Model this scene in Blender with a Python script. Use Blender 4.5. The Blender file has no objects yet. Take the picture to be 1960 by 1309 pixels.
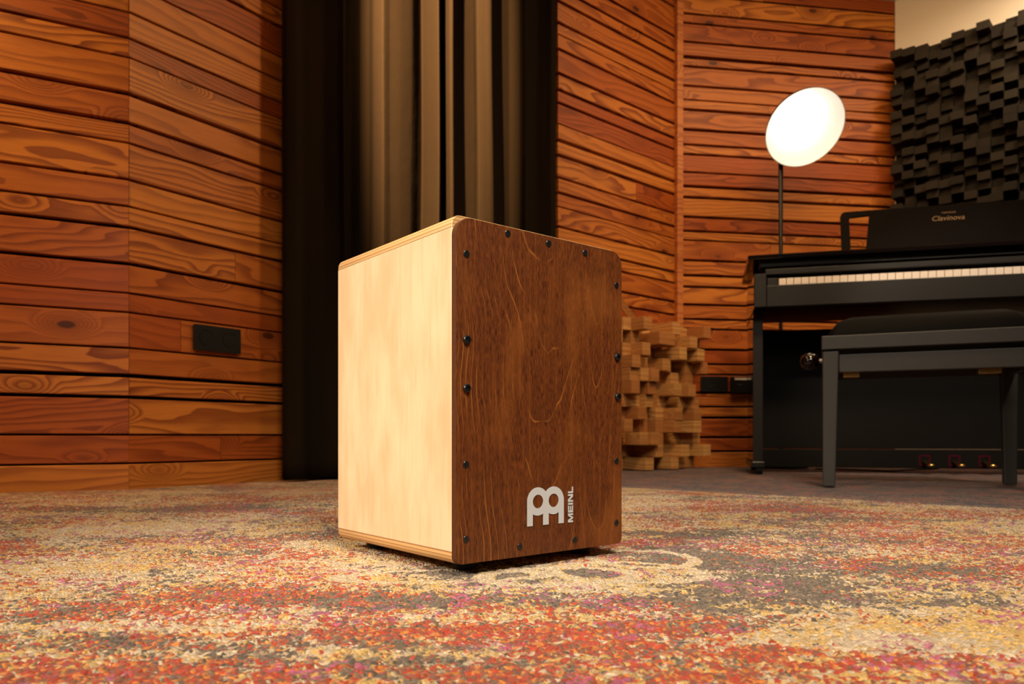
import bpy, bmesh, math, random
import numpy as np
from mathutils import Vector, Matrix

random.seed(7)
sc = bpy.context.scene
COL = sc.collection
PI = math.pi

# ------------------------------------------------------------------ camera
F, CX, HZ, CAMH = 1412.0, 980.0, 835.0, 0.135      # focal length (px), centre, horizon, eye height
cam_d = bpy.data.cameras.new('camera')
cam = bpy.data.objects.new('camera', cam_d); COL.objects.link(cam)
cam.location = (0, 0, CAMH); cam.rotation_euler = (PI/2, 0, 0)
cam_d.sensor_fit = 'HORIZONTAL'; cam_d.sensor_width = 36
cam_d.lens = F/1960*36
cam_d.shift_y = (HZ-654.5)/1960
cam_d.clip_start = 0.02
cam_d.dof.use_dof = True; cam_d.dof.focus_distance = 0.76; cam_d.dof.aperture_fstop = 10.0
sc.camera = cam

def at(px, py, Y):
    """point at depth Y seen at a photo pixel"""
    return Vector(((px-CX)/F*Y, Y, CAMH+(HZ-py)/F*Y))
def on_line(px, P, u):
    """distance along the ground line P+s*u met by the vertical plane of photo column px"""
    a = (px-CX)/F
    return (P[0]-a*P[1])/(a*u[1]-u[0])

# ------------------------------------------------------------------ mesh helpers
class MB:
    def __init__(s): s.v=[]; s.f=[]; s.m=[]
    def add(s, vs, fs, mat=0):
        o=len(s.v); s.v += [tuple(p) for p in vs]
        for f in fs: s.f.append(tuple(i+o for i in f)); s.m.append(mat)
        return s
    def box(s, a, b, mat=0):
        (x0,y0,z0),(x1,y1,z1)=a,b
        return s.add([(x0,y0,z0),(x1,y0,z0),(x1,y1,z0),(x0,y1,z0),(x0,y0,z1),(x1,y0,z1),(x1,y1,z1),(x0,y1,z1)],
            [(0,3,2,1),(4,5,6,7),(0,1,5,4),(1,2,6,5),(2,3,7,6),(3,0,4,7)], mat)
    def loft(s, rings, mat=0, caps=True, closed=False):
        n=len(rings[0]); vs=[p for r in rings for p in r]; fs=[]
        R=len(rings)
        for i in range(R if closed else R-1):
            j=(i+1)%R
            for k in range(n):
                l=(k+1)%n
                fs.append((i*n+k, i*n+l, j*n+l, j*n+k))
        if caps and not closed:
            fs.append(tuple(range(n-1,-1,-1))); fs.append(tuple((R-1)*n+k for k in range(n)))
        return s.add(vs, fs, mat)
    def lathe(s, prof, n=32, mat=0, M=None, caps=True):
        rings=[[(r*math.cos(2*PI*k/n), r*math.sin(2*PI*k/n), z) for k in range(n)] for r,z in prof]
        if M is not None: rings=[[tuple(M@Vector(p)) for p in r] for r in rings]
        return s.loft(rings, mat, caps)
    def tube(s, pts, r, n=12, mat=0):
        pts=[Vector(p) for p in pts]; rings=[]
        up=Vector((0,0,1))
        for i,p in enumerate(pts):
            d=(pts[min(i+1,len(pts)-1)]-pts[max(i-1,0)]).normalized()
            a=d.cross(up)
            if a.length<1e-3: a=Vector((1,0,0))
            a.normalize(); b=d.cross(a)
            rr=r[i] if isinstance(r,(list,tuple)) else r
            rings.append([tuple(p+rr*(math.cos(2*PI*k/n)*a+math.sin(2*PI*k/n)*b)) for k in range(n)])
        return s.loft(rings, mat)
    def plate(s, outer, holes=(), h=0.001, M=None, mat=0):
        """flat outline (xy) with holes, extruded by h along +z, then transformed by M"""
        bm=bmesh.new()
        for loop in [outer]+list(holes):
            vs=[bm.verts.new((x,y,0)) for x,y in loop]
            for i in range(len(vs)): bm.edges.new((vs[i],vs[(i+1)%len(vs)]))
        bmesh.ops.triangle_fill(bm, use_beauty=True, use_dissolve=False, edges=bm.edges[:])
        bmesh.ops.recalc_face_normals(bm, faces=bm.faces[:])
        r=bmesh.ops.extrude_face_region(bm, geom=bm.faces[:])
        for e in r['geom']:
            if isinstance(e, bmesh.types.BMVert): e.co.z += h
        bmesh.ops.recalc_face_normals(bm, faces=bm.faces[:])
        bm.verts.index_update()
        vs=[(M@v.co) if M is not None else v.co.copy() for v in bm.verts]
        fs=[tuple(v.index for v in f.verts) for f in bm.faces]
        bm.free()
        return s.add(vs, fs, mat)
    def build(s, name, mats, parent=None, bevel=0, seg=2, smooth=False, recalc=True):
        me=bpy.data.meshes.new(name); me.from_pydata(s.v, [], s.f)
        if not isinstance(mats,(list,tuple)): mats=[mats]
        for m in mats: me.materials.append(m)
        me.polygons.foreach_set('material_index', s.m)
        if recalc:
            bm=bmesh.new(); bm.from_mesh(me); bmesh.ops.recalc_face_normals(bm, faces=bm.faces[:]); bm.to_mesh(me); bm.free()
        if smooth:
            me.polygons.foreach_set('use_smooth', [True]*len(me.polygons))
            if smooth is not True: me.set_sharp_from_angle(angle=math.radians(smooth))
        me.update()
        o=bpy.data.objects.new(name, me); COL.objects.link(o)
        if parent: o.parent=parent
        if bevel:
            b=o.modifiers.new('bevel','BEVEL'); b.width=bevel; b.segments=seg; b.limit_method='ANGLE'; b.angle_limit=math.radians(40)
            b.harden_normals=False
        return o

def thing(name, label, cat, loc=(0,0,0), rz=0, group=None):
    o=bpy.data.objects.new(name, None); COL.objects.link(o)
    o.location=loc; o.rotation_euler=(0,0,rz); o.empty_display_size=.05
    return tag(o,label,cat,group)
def tag(o, label, cat, group=None):
    o['label']=label; o['category']=cat
    if group: o['group']=group
    return o
def struct(o): o['kind']='structure'; return o
def circ(cx, cy, r, n=32, a0=0, a1=2*PI, end=False):
    m=n if not end else n-1
    return [(cx+r*math.cos(a0+(a1-a0)*k/m), cy+r*math.sin(a0+(a1-a0)*k/m)) for k in range(n)]
def round_rect(x0,y0,x1,y1,rs,n=8):
    """rs = radii bl, br, tr, tl"""
    bl,br,tr,tl=rs; p=[]
    p+=circ(x0+bl,y0+bl,bl,n,PI,1.5*PI,True); p+=circ(x1-br,y0+br,br,n,1.5*PI,2*PI,True)
    p+=circ(x1-tr,y1-tr,tr,n,0,.5*PI,True);   p+=circ(x0+tl,y1-tl,tl,n,.5*PI,PI,True)
    return p

# ------------------------------------------------------------------ material helpers
class NT:
    def __init__(s, name):
        s.mat=bpy.data.materials.new(name); s.mat.use_nodes=True
        s.t=s.mat.node_tree; s.t.nodes.clear()
        s.out=s.t.nodes.new('ShaderNodeOutputMaterial')
    def n(s, typ, ins=None, **props):
        nd=s.t.nodes.new('ShaderNode'+typ)
        for k,v in props.items(): setattr(nd,k,v)
        for k,v in (ins or {}).items():
            sock=nd.inputs[k]
            if isinstance(v, bpy.types.NodeSocket): s.t.links.new(v, sock)
            else: sock.default_value=v
        return nd
    def math(s, op, a, b=0.0, c=0.0, clamp=False):
        nd=s.n('Math', {0:a,1:b,2:c}, operation=op, use_clamp=clamp); return nd.outputs[0]
    def add(s,a,b): return s.math('ADD',a,b)
    def mul(s,a,b): return s.math('MULTIPLY',a,b)
    def sub(s,a,b): return s.math('SUBTRACT',a,b)
    def vm(s, op, a, b=(0,0,0)):
        nd=s.n('VectorMath', {0:a,1:b}, operation=op); return nd.outputs[0]
    def xyz(s,v): nd=s.n('SeparateXYZ',{0:v}); return nd.outputs
    def comb(s,x,y,z): return s.n('CombineXYZ',{0:x,1:y,2:z}).outputs[0]
    def mix(s,f,a,b,blend='MIX'):
        nd=s.n('Mix', data_type='RGBA', blend_type=blend, clamp_factor=True)
        for k,v in ((0,f),(6,a),(7,b)):
            if isinstance(v,bpy.types.NodeSocket): s.t.links.new(v, nd.inputs[k])
            else: nd.inputs[k].default_value = v if k==0 else (*v,1)
        return nd.outputs[2]
    def step(s,x,a,b,lo=0.0,hi=1.0):
        nd=s.n('MapRange',{0:x,1:a,2:b,3:lo,4:hi}, interpolation_type='SMOOTHSTEP'); return nd.outputs[0]
    def noise(s,v,scale=1,detail=2,rough=.5,dist=0,dim='3D'):
        return s.n('TexNoise',{'Vector':v,'Scale':scale,'Detail':detail,'Roughness':rough,'Distortion':dist},noise_dimensions=dim).outputs[0]
    def obj(s): return s.n('TexCoord').outputs['Object']
    def bsdf(s, col, rough=.5, spec=.5, normal=None, **kw):
        ins={'Roughness':rough,'Specular IOR Level':spec}
        ins['Base Color']=col if isinstance(col,bpy.types.NodeSocket) else (*col,1)
        if normal is not None: ins['Normal']=normal
        ins.update(kw)
        b=s.n('BsdfPrincipled', ins); s.t.links.new(b.outputs[0], s.out.inputs[0]); return s.mat
    def bump(s,h,strength=.3,dist=.001):
        return s.n('Bump',{'Height':h,'Strength':strength,'Distance':dist}).outputs[0]

def plain(name, col, rough=.5, spec=.5, vary=.06, scale=40, **kw):
    m=NT(name); n=m.noise(m.obj(),scale,3)
    c=m.mix(n, tuple(x*(1-vary) for x in col), tuple(min(1,x*(1+vary)) for x in col))
    return m.bsdf(c, rough, spec, **kw)

def plank_wood(name, light, dark, late, rough=.42, axis='x', ring=48., knots=True, per_object=False):
    """larch boards: rings, knots and tone differ from board to board"""
    m=NT(name); p=m.obj(); r=m.n('ObjectInfo').outputs['Random'] if per_object else m.n('NewGeometry').outputs['Random Per Island']
    w=m.n('TexWhiteNoise',{'W':m.mul(r,913.7)},noise_dimensions='1D').outputs['Color']
    rx,ry,rz=m.xyz(w)
    x,y,z=m.xyz(p)
    if axis=='y': x,y=y,x
    X=m.add(x,m.mul(rx,53.)); Z=m.add(z,m.mul(ry,31.)); Yr=m.mul(rz,17.)
    # knots: sparse cells of a voronoi pattern
    kv=m.comb(m.mul(X,4.4),m.mul(Z,9.5),Yr)
    vo=m.n('TexVoronoi',{'Vector':kv,'Scale':1.0,'Randomness':1.0})
    keep=m.step(m.xyz(vo.outputs['Color'])[0],.50,.52)
    d=vo.outputs['Distance']
    kfield=m.mul(m.step(d,.0,.42,1,0),keep)
    kcore=m.mul(m.step(d,.065,.115,1,0),keep)
    big=m.noise(m.comb(m.mul(X,1.3),m.mul(Z,7.),Yr),1.,2,.5)
    fine=m.noise(m.comb(m.mul(X,5.),m.mul(Z,30.),Yr),1.,2,.5)
    sfreq=m.add(ring*.35,m.mul(rz,ring*.75))
    s=m.add(m.add(m.mul(Z,sfreq), m.mul(big,m.add(5.,m.mul(rx,9.)))), m.add(m.mul(fine,.9),m.mul(kfield,6.5)))
    fr=m.math('FRACT',s)
    lw=m.mul(m.step(fr,.25,.93),m.step(fr,.94,1.0,1,0))
    fib=m.noise(m.comb(m.mul(X,14.),m.mul(Z,700.),Yr),1.,2,.6)
    tone=m.add(m.add(m.mul(ry,1.15),-.15),m.mul(big,.35))
    base=m.mix(tone,light,dark)
    c=m.mix(m.mul(lw,m.add(.42,m.mul(rx,.5))),base,late)
    c=m.mix(m.mul(kfield,.6),c,late)
    if knots: c=m.mix(m.mul(kcore,.85),c,tuple(q*.25 for q in late))
    c=m.mix(.35,c,m.n('Mix',{0:1.0,6:c,7:m.comb(fib,fib,fib)},data_type='RGBA',blend_type='OVERLAY').outputs[2])
    ro=m.add(rough,m.mul(fib,.12))
    return m.bsdf(c,ro,.35,m.bump(m.add(fib,m.mul(lw,.5)),.25,.0008))

M={}
M['plank']=plank_wood('larch_boards',(.58,.205,.030),(.34,.070,.008),(.17,.028,.004))
M['backing']=plain('black_backing',(.006,.005,.004),.9,.1)
M['plaster']=plain('cream_plaster',(.80,.70,.58),.9,.1,.03,6)
M['ceiling']=plain('white_ceiling',(.8,.78,.74),.9,.1,.02,5)
M['floor']=plain('dark_floor_boards',(.16,.07,.03),.5,.3,.2,9)
M['post']=plank_wood('larch_post',(.50,.17,.05),(.40,.12,.03),(.28,.07,.02),ring=40,knots=False)
M['block']=plank_wood('pine_block',(.60,.33,.105),(.38,.15,.04),(.32,.115,.03),rough=.6,axis='y',ring=60,knots=False,per_object=True)
M['satin']=plain('black_satin_lacquer',(.011,.0095,.0080),.42,.3,.1,30)
M['bench_satin']=plain('black_bench_lacquer',(.036,.034,.031),.42,.5,.08,30)
M['gloss']=plain('polished_black',(.006,.004,.004),.06,.6,.1,20)
M['inner']=plain('dark_grey_panel',(.0075,.0072,.0064),.6,.08,.1,30)
M['rest']=plain('dark_walnut_black',(.0035,.0017,.0010),.5,.03,.2,20)
M['plastic']=plain('black_plastic',(.008,.008,.008),.35,.5)
M['rubber']=plain('black_rubber',(.010,.010,.010),.7,.3)
M['leather']=plain('black_vinyl',(.0035,.0033,.003),.65,.06,.2,80)
M['ivory']=plain('ivory_key',(.86,.78,.70),.25,.5,.02,20)
M['ebony']=plain('black_key',(.01,.01,.01),.4,.4)
M['brass']=plain('brass',(.80,.50,.16),.25,.5,.05,50,**{'Metallic':1.0})
M['gold']=plain('gold_print',(.22,.125,.040),.5,.3,.05)
M['felt']=plain('red_felt',(.07,.004,.016),.9,.1)
M['steel']=plain('steel',(.55,.53,.5),.3,.5,.05,**{'Metallic':1.0})
M['screw']=plain('black_screw',(.012,.013,.014),.3,.7,.05,**{'Metallic':.35})
M['lamp_black']=plain('black_lamp_metal',(.012,.010,.008),.4,.5)
M['white_enamel']=plain('white_enamel',(.9,.88,.84),.4,.4,.01)
M['print']=plain('white_print',(.46,.49,.52),.6,.3,.03,300)
M['label_white']=plain('white_label',(.75,.68,.60),.6,.3,.02)
def mat_foam():
    m=NT('charcoal_block'); r=m.n('ObjectInfo').outputs['Random']; i=m.n('NewGeometry').outputs['Random Per Island']
    f=m.math('FRACT',m.add(m.mul(r,7.3),m.mul(i,3.1)))
    n=m.noise(m.obj(),60,3)
    c=m.mix(m.add(m.mul(f,.7),m.mul(n,.3)),(.017,.0135,.0105),(.036,.027,.019))
    return m.bsdf(c,.85,.15)
M['foam']=mat_foam()

def mat_bulb():
    m=NT('lit_bulb'); e=m.n('Emission',{'Color':(1,.92,.78,1),'Strength':BULB})
    m.t.links.new(e.outputs[0],m.out.inputs[0]); return m.mat
BULB=11.0
M['bulb']=mat_bulb()

def mat_curtain():
    m=NT('black_velvet'); p=m.obj()
    x,y,z=m.xyz(p)
    n=m.noise(m.comb(m.mul(x,300.),m.mul(y,300.),m.mul(z,120.)),1.,2)
    c=m.mix(n,(.011,.0070,.0038),(.016,.0100,.0054))
    w=m.noise(m.comb(m.mul(x,9.),m.mul(y,9.),m.mul(z,7.)),1.,3)
    return m.bsdf(c,.9,.04,m.bump(w,.35,.01))
M['curtain']=mat_curtain()

def mat_birch():
    m=NT('pale_birch_veneer'); p=m.obj(); x,y,z=m.xyz(p)
    a=m.noise(m.comb(m.mul(x,30.),m.mul(y,30.),m.mul(z,10.)),1.,3,.55)
    f=m.noise(m.comb(m.mul(x,420.),m.mul(y,420.),m.mul(z,12.)),1.,3,.6)
    g=m.noise(m.comb(m.mul(x,130.),m.mul(y,130.),m.mul(z,9.)),1.,2,.6,.4)
    c=m.mix(m.step(a,.3,.72),(.72,.54,.35),(.62,.43,.25))
    c=m.mix(m.mul(m.step(g,.52,.72),.35),c,(.56,.37,.20))
    c=m.mix(m.mul(m.step(f,.58,.75),.25),c,(.55,.36,.19))
    fl=m.noise(m.comb(m.mul(x,90.),m.mul(y,90.),m.mul(z,16.)),1.,1)
    c=m.mix(m.mul(m.step(fl,.80,.84),.5),c,(.30,.17,.08))
    return m.bsdf(c,.42,.35,m.bump(f,.08,.0005))
M['birch']=mat_birch()

def mat_ply():
    m=NT('plywood_edge'); p=m.obj(); x,y,z=m.xyz(p)
    s=m.math('FRACT',m.add(m.mul(z,265.),m.mul(m.noise(m.comb(m.mul(x,8.),m.mul(y,8.),m.mul(z,30.)),1.,1),.15)))
    f=m.noise(m.comb(m.mul(x,300.),m.mul(y,60.),m.mul(z,500.)),1.,2)
    c=m.mix(m.mul(m.step(s,.60,.72),m.step(s,.92,1.,1,0)),(.60,.38,.17),(.36,.17,.055))
    c=m.mix(m.mul(f,.3),c,(.40,.22,.09))
    return m.bsdf(c,.45,.35)
M['ply']=mat_ply()

def mat_stain():
    m=NT('brown_stained_birch'); p=m.obj(); x,y,z=m.xyz(p)
    wob=m.noise(m.comb(0.,0.,m.mul(z,6.)),1.,1)
    dx=m.add(m.sub(x,-.005),m.mul(m.sub(wob,.5),.05))
    # a second, smaller cathedral towards the right edge
    dx2=m.add(m.sub(x,.075),m.mul(m.sub(wob,.5),.03))
    k1=m.mul(m.mul(dx,dx),62.); k2=m.add(m.mul(m.mul(dx2,dx2),170.),.045)
    kk=m.math('SMOOTH_MIN',k1,k2,.03)
    nb=m.noise(m.comb(m.mul(x,14.),0.,m.mul(z,5.)),1.,2,.5)
    nf=m.noise(m.comb(m.mul(x,190.),0.,m.mul(z,40.)),1.,2,.6)
    s=m.add(m.mul(m.sub(z,kk),13.),m.add(m.mul(nb,2.2),m.mul(nf,.07)))
    fr=m.math('FRACT',s)
    adx=m.math('MINIMUM',m.math('ABSOLUTE',dx),m.math('ABSOLUTE',dx2)); fw=m.math('DIVIDE',fr,m.add(1.,m.mul(adx,85.)))
    line=m.mul(m.step(fw,.0,.008),m.step(fw,.012,.032,1,0))
    halo=m.step(fr,.15,.9,1,0)
    pore=m.noise(m.comb(m.mul(x,1300.),0.,m.mul(z,110.)),1.,3,.7)
    streak=m.noise(m.comb(m.mul(x,230.),0.,m.mul(z,9.)),1.,3,.6)
    bl=m.noise(m.comb(m.mul(x,16.),0.,m.mul(z,9.)),1.,2)
    c=m.mix(m.step(pore,.36,.66),(.030,.0055,.0009),(.165,.043,.0072))
    c=m.mix(m.mul(m.step(streak,.45,.75),.55),c,(.20,.058,.009))
    c=m.mix(m.mul(m.step(bl,.48,.7),.40),c,(.27,.085,.014))
    c=m.mix(m.mul(halo,.22),c,(.05,.011,.002))
    br=m.step(m.noise(m.comb(m.mul(x,34.),0.,m.mul(z,14.)),1.,2),.42,.68)
    c=m.mix(m.mul(m.mul(line,.60),br),c,(.36,.130,.022))
    return m.bsdf(c,m.add(.34,m.mul(pore,.2)),.4,m.bump(m.add(pore,m.mul(line,.6)),.25,.0004))
M['stain']=mat_stain()
M['stain_edge']=plain('brown_stained_edge',(.075,.025,.008),.6,.2,.4,300)

def mat_rug():
    m=NT('woven_rug'); p=m.obj()
    x,y,z=m.xyz(p)
    P=m.comb(x,y,0.)
    wob=m.noise(P,60.,1); wob2=m.noise(m.vm('ADD',P,(5,3,0)),60.,1)
    Pw=m.comb(m.add(x,m.mul(m.sub(wob,.5),.004)),m.add(y,m.mul(m.sub(wob2,.5),.004)),0.)
    vo=m.n('TexVoronoi',{'Vector':Pw,'Scale':360.,'Randomness':1.},voronoi_dimensions='2D')
    q=vo.outputs['Position']; h1,h2,h3=m.xyz(vo.outputs['Color'])
    q=m.n('VectorMath',{0:q,3:1.},operation='SCALE').outputs[0]
    vo2=m.n('TexVoronoi',{'Vector':Pw,'Scale':120.,'Randomness':1.},voronoi_dimensions='2D')
    g1,g2,g3=m.xyz(vo2.outputs['Color'])
    def nz(off,sx,sy,det=3,rg=.6):
        return m.noise(m.comb(m.add(m.mul(x,sx),off),m.add(m.mul(y,sy),off*.7),off),1.,det,rg)
    att=m.n('Attribute',attribute_name='motif',attribute_type='GEOMETRY')
    br,bg,bc=m.xyz(att.outputs['Color']); br=m.mul(br,.55); bg=m.mul(bg,.7)
    mid=m.sub(nz(33.,42.,60.,3,.65),.5); mid2=m.sub(nz(41.,38.,56.,3,.65),.5)
    jr=m.add(m.add(m.mul(m.sub(h1,.5),.26),m.mul(m.sub(g1,.5),.20)),m.mul(mid,.8))
    jg=m.add(m.add(m.mul(m.sub(h2,.5),.24),m.mul(m.sub(g2,.5),.18)),m.mul(mid2,.8))
    big=m.sub(nz(51.,2.2,3.4,2,.5),.5); big2=m.sub(nz(61.,2.6,3.8,2,.5),.5)
    red=m.add(m.add(m.add(nz(3.1,6.,8.,4,.65),jr),br),m.mul(big,.75))
    gry=m.add(m.add(m.add(nz(9.7,7.,9.,4,.62),jg),bg),m.mul(big2,.75))
    gld=m.add(nz(15.3,9.,11.,3),m.add(m.mul(m.sub(h3,.5),.35),m.mul(m.sub(g3,.5),.25)))
    cream=m.mix(h1,(.58,.47,.33),(.46,.34,.215))
    c=m.mix(m.step(gld,.52,.55),cream,(.56,.36,.12))
    grey=m.mix(h3,(.085,.064,.046),(.21,.165,.118))
    gm=m.step(gry,.56,.58)
    c=m.mix(m.mul(gm,m.step(bc,.25,.3,1,0)),c,grey)
    rd=m.mix(m.step(h2,.70,.72),(.40,.060,.030),(.54,.19,.045))
    rd=m.mix(m.step(h3,.72,.74),rd,(.22,.095,.055))
    rm=m.step(red,.59,.61)
    c=m.mix(m.mul(rm,m.step(bc,.25,.3,1,0)),c,rd)
    mg=m.mul(m.step(nz(27.,8.,10.),.50,.56),m.step(m.add(m.mul(g2,.6),m.mul(h1,.4)),.70,.72))
    c=m.mix(m.mul(mg,.85),c,(.40,.10,.19))
    # cream outline of the woven ornaments
    c=m.mix(m.mul(m.step(m.add(bc,m.mul(m.sub(h2,.5),.35)),.42,.47),.9),c,cream)
    hv=m.n('TexWhiteNoise',{'Vector':q},noise_dimensions='3D').outputs['Value']
    val=m.add(.72,m.mul(hv,.48)); c=m.mix(1.,c,m.comb(val,val,val),'MULTIPLY')
    # muted purple-grey border beyond the diagonal edge of the field
    e=m.add(m.mul(m.sub(x,.3126),.692),m.mul(m.sub(y,2.0),.7215))     # metres outside the field
    e2=m.add(e,m.mul(m.sub(h1,.5),.008))
    bn=m.noise(m.comb(m.mul(x,9.),m.mul(y,9.),4.),1.,3)
    bn2=m.sub(nz(71.,26.,42.,3,.6),.5)
    bcol=m.mix(m.step(m.add(m.add(bn,m.mul(bn2,1.2)),m.mul(m.sub(h2,.5),.25)),.52,.58),(.070,.058,.070),(.23,.085,.065))
    bcol=m.mix(m.step(m.add(m.mul(nz(81.,30.,46.),1.1),m.mul(h3,.3)),.74,.80),bcol,(.17,.13,.10))
    st=m.mul(m.step(e2,.022,.026),m.step(e2,.034,.038,1,0))
    bcol=m.mix(m.mul(st,.6),bcol,(.28,.20,.14))
    c=m.mix(m.step(e2,-.002,.002),c,bcol)
    hgt=m.sub(1.,m.mul(vo.outputs['Distance'],1.3))
    return m.bsdf(c,.95,.08,m.bump(m.add(hgt,m.mul(h3,.5)),.65,.003),**{'Sheen Weight':.1})
M['rug']=mat_rug()

# ------------------------------------------------------------------ room shell
CEIL=2.20
def boards_wall(name, P, Q, gaps, seed, joint_p=.25, top=CEIL, gap_dz=0.0, mat='plank'):
    """clad wall from ground point P to Q; gaps = [(z centre, width)] between neighbouring boards"""
    rnd=random.Random(seed)
    P=Vector((*P,0)); Q=Vector((*Q,0)); L=(Q-P).length
    mb=MB()
    mb.box((-.02,.022,-.012),(L+.02,.07,top),1)
    zs=sorted(gaps); edges=[]
    lo=-.010
    for z,w in zs:
        edges.append((lo,z-w/2)); lo=z+w/2
    edges.append((lo,top))
    for a,b in edges:
        if b-a<.01: continue
        d=rnd.uniform(-.0025,.0025)
        cuts=[0,L]
        if rnd.random()<joint_p: cuts=[0,rnd.uniform(.25,.75)*L,L]
        for c0,c1 in zip(cuts[:-1],cuts[1:]):
            x0=c0+.0007; x1=c1-.0007; c=.0018
            prof=[(d+c,a),(d,a+c),(d,b-c),(d+c,b),(.0215,b),(.0215,a)]
            mb.loft([[(x,yy,zz) for yy,zz in prof] for x in (x0,x1)],0)
    o=mb.build(name,[M[mat],M['backing']])
    o.location=P; o.rotation_euler=(0,0,math.atan2(Q.y-P.y,Q.x-P.x))
    return struct(o)

YC=1.955
def gz(y,Y): return CAMH+(HZ-y)/F*Y
gapsL=[(23,3.5),(72.6,4.5),(110,3.5),(179.5,7.5),(235.7,7.5),(274,4),(343.8,5),(395,3.5),(434.7,6.5),(504.6,7),
       (561,3.5),(598,3.5),(666,3.5),(719,8),(760,6.5),(832,3.5),(887,3.5)]
GL=[(gz(y,YC),w/F*YC) for y,w in gapsL]
z=GL[0][0]; rr=random.Random(3)
while z<CEIL-.12:
    z+=rr.choice([.055,.075,.095,.1]); GL.append((z,rr.choice([.005,.009])))
L0=Vector((-1.268,1.827)); L1=Vector((-1.015,1.955)); L2=Vector((-.723,2.346))
dL=(L1-L0).normalized()
boards_wall('wall_left',L0-dL*1.3,L1,GL,11,.15)
boards_wall('wall_left_inner',L1,L2,GL,23,.12)
YR=3.34
gapsA=[(-30,4),(17,4),(72.6,5),(101,5),(122,4),(156.7,5),(176,2),(200.6,5),(240.7,5),(267.5,4),(288.5,4),(323,2),(349.6,5),
       (373.7,5),(410.8,4),(435.6,4),(458.5,2),(491.6,4),(522,4),(543,4),(579,4),(604,4),(640,4),(669,4),(700,4),(735,4),(775,4),(799,5),(837,4),(864,4)]
gapsB=[(-40,4),(-12,3),(23.7,4),(42,3),(78,5),(107,6),(125,4),(162,4),(189,2.5),(208,5),(246.5,5),(275,4),(293.5,4),(328,3.5),(355,5),
       (376,5.5),(413.5,5),(441,4.5),(458.5,2.5),(497,5),(526,5),(547.7,4.5),(582,5),(610,4),(629,4),(668,4.5),(696,4),(716,3.5),
       (751,4),(778,4),(799,5),(837,4.5),(864,4)]
A0=Vector((.178,2.855)); A1=Vector((.752,3.34)); B1=Vector((1.817,3.50))
def top_up(g,seed):
    z=max(q[0] for q in g); r=random.Random(seed); g=list(g)
    while z<CEIL-.1: z+=r.choice([.05,.07,.09]); g.append((z,.009))
    return g
GA=top_up([(gz(y,YR),w/F*YR) for y,w in gapsA],5); GB=top_up([(gz(y,YR),w/F*YR) for y,w in gapsB],6)
boards_wall('wall_back_centre',A0,A1,GA,31,.1)
boards_wall('wall_back_right',A1,B1,GB,47,.15)
# corner post between the two clad walls
mb=MB(); mb.box((-.016,-.016,-.01),(.016,.012,CEIL))
o=mb.build('trim_1',M['post'],bevel=.003); o.location=(A1.x-.002,A1.y-.016,0); o.rotation_euler=(0,0,math.radians(24)); struct(o)
# plastered right wall that carries the charcoal diffuser
dC=Vector((.726,-.687)); nC=Vector((-.687,-.726))
mb=MB(); mb.box((0,0,-.012),(2.3,.08,CEIL)); o=mb.build('wall_right',M['plaster'])
o.location=(B1.x,B1.y,0); o.rotation_euler=(0,0,math.atan2(dC.y,dC.x)); struct(o)
# wall behind the curtain
dK=(A0-L2).normalized()
mb=MB(); mb.box((-.02,.02,-.012),((A0-L2).length+.02,.08,CEIL)); o=mb.build('wall_back',M['backing'])
o.location=(L2.x,L2.y,0); o.rotation_euler=(0,0,math.atan2(dK.y,dK.x)); struct(o)
mb=MB(); mb.box((-3,-2.2,-.06),(4,4.2,-.0125)); struct(mb.build('floor',M['floor']))
mb=MB(); mb.box((-3,-2.2,CEIL),(4,4.2,CEIL+.06)); struct(mb.build('ceiling',M['ceiling']))

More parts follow.
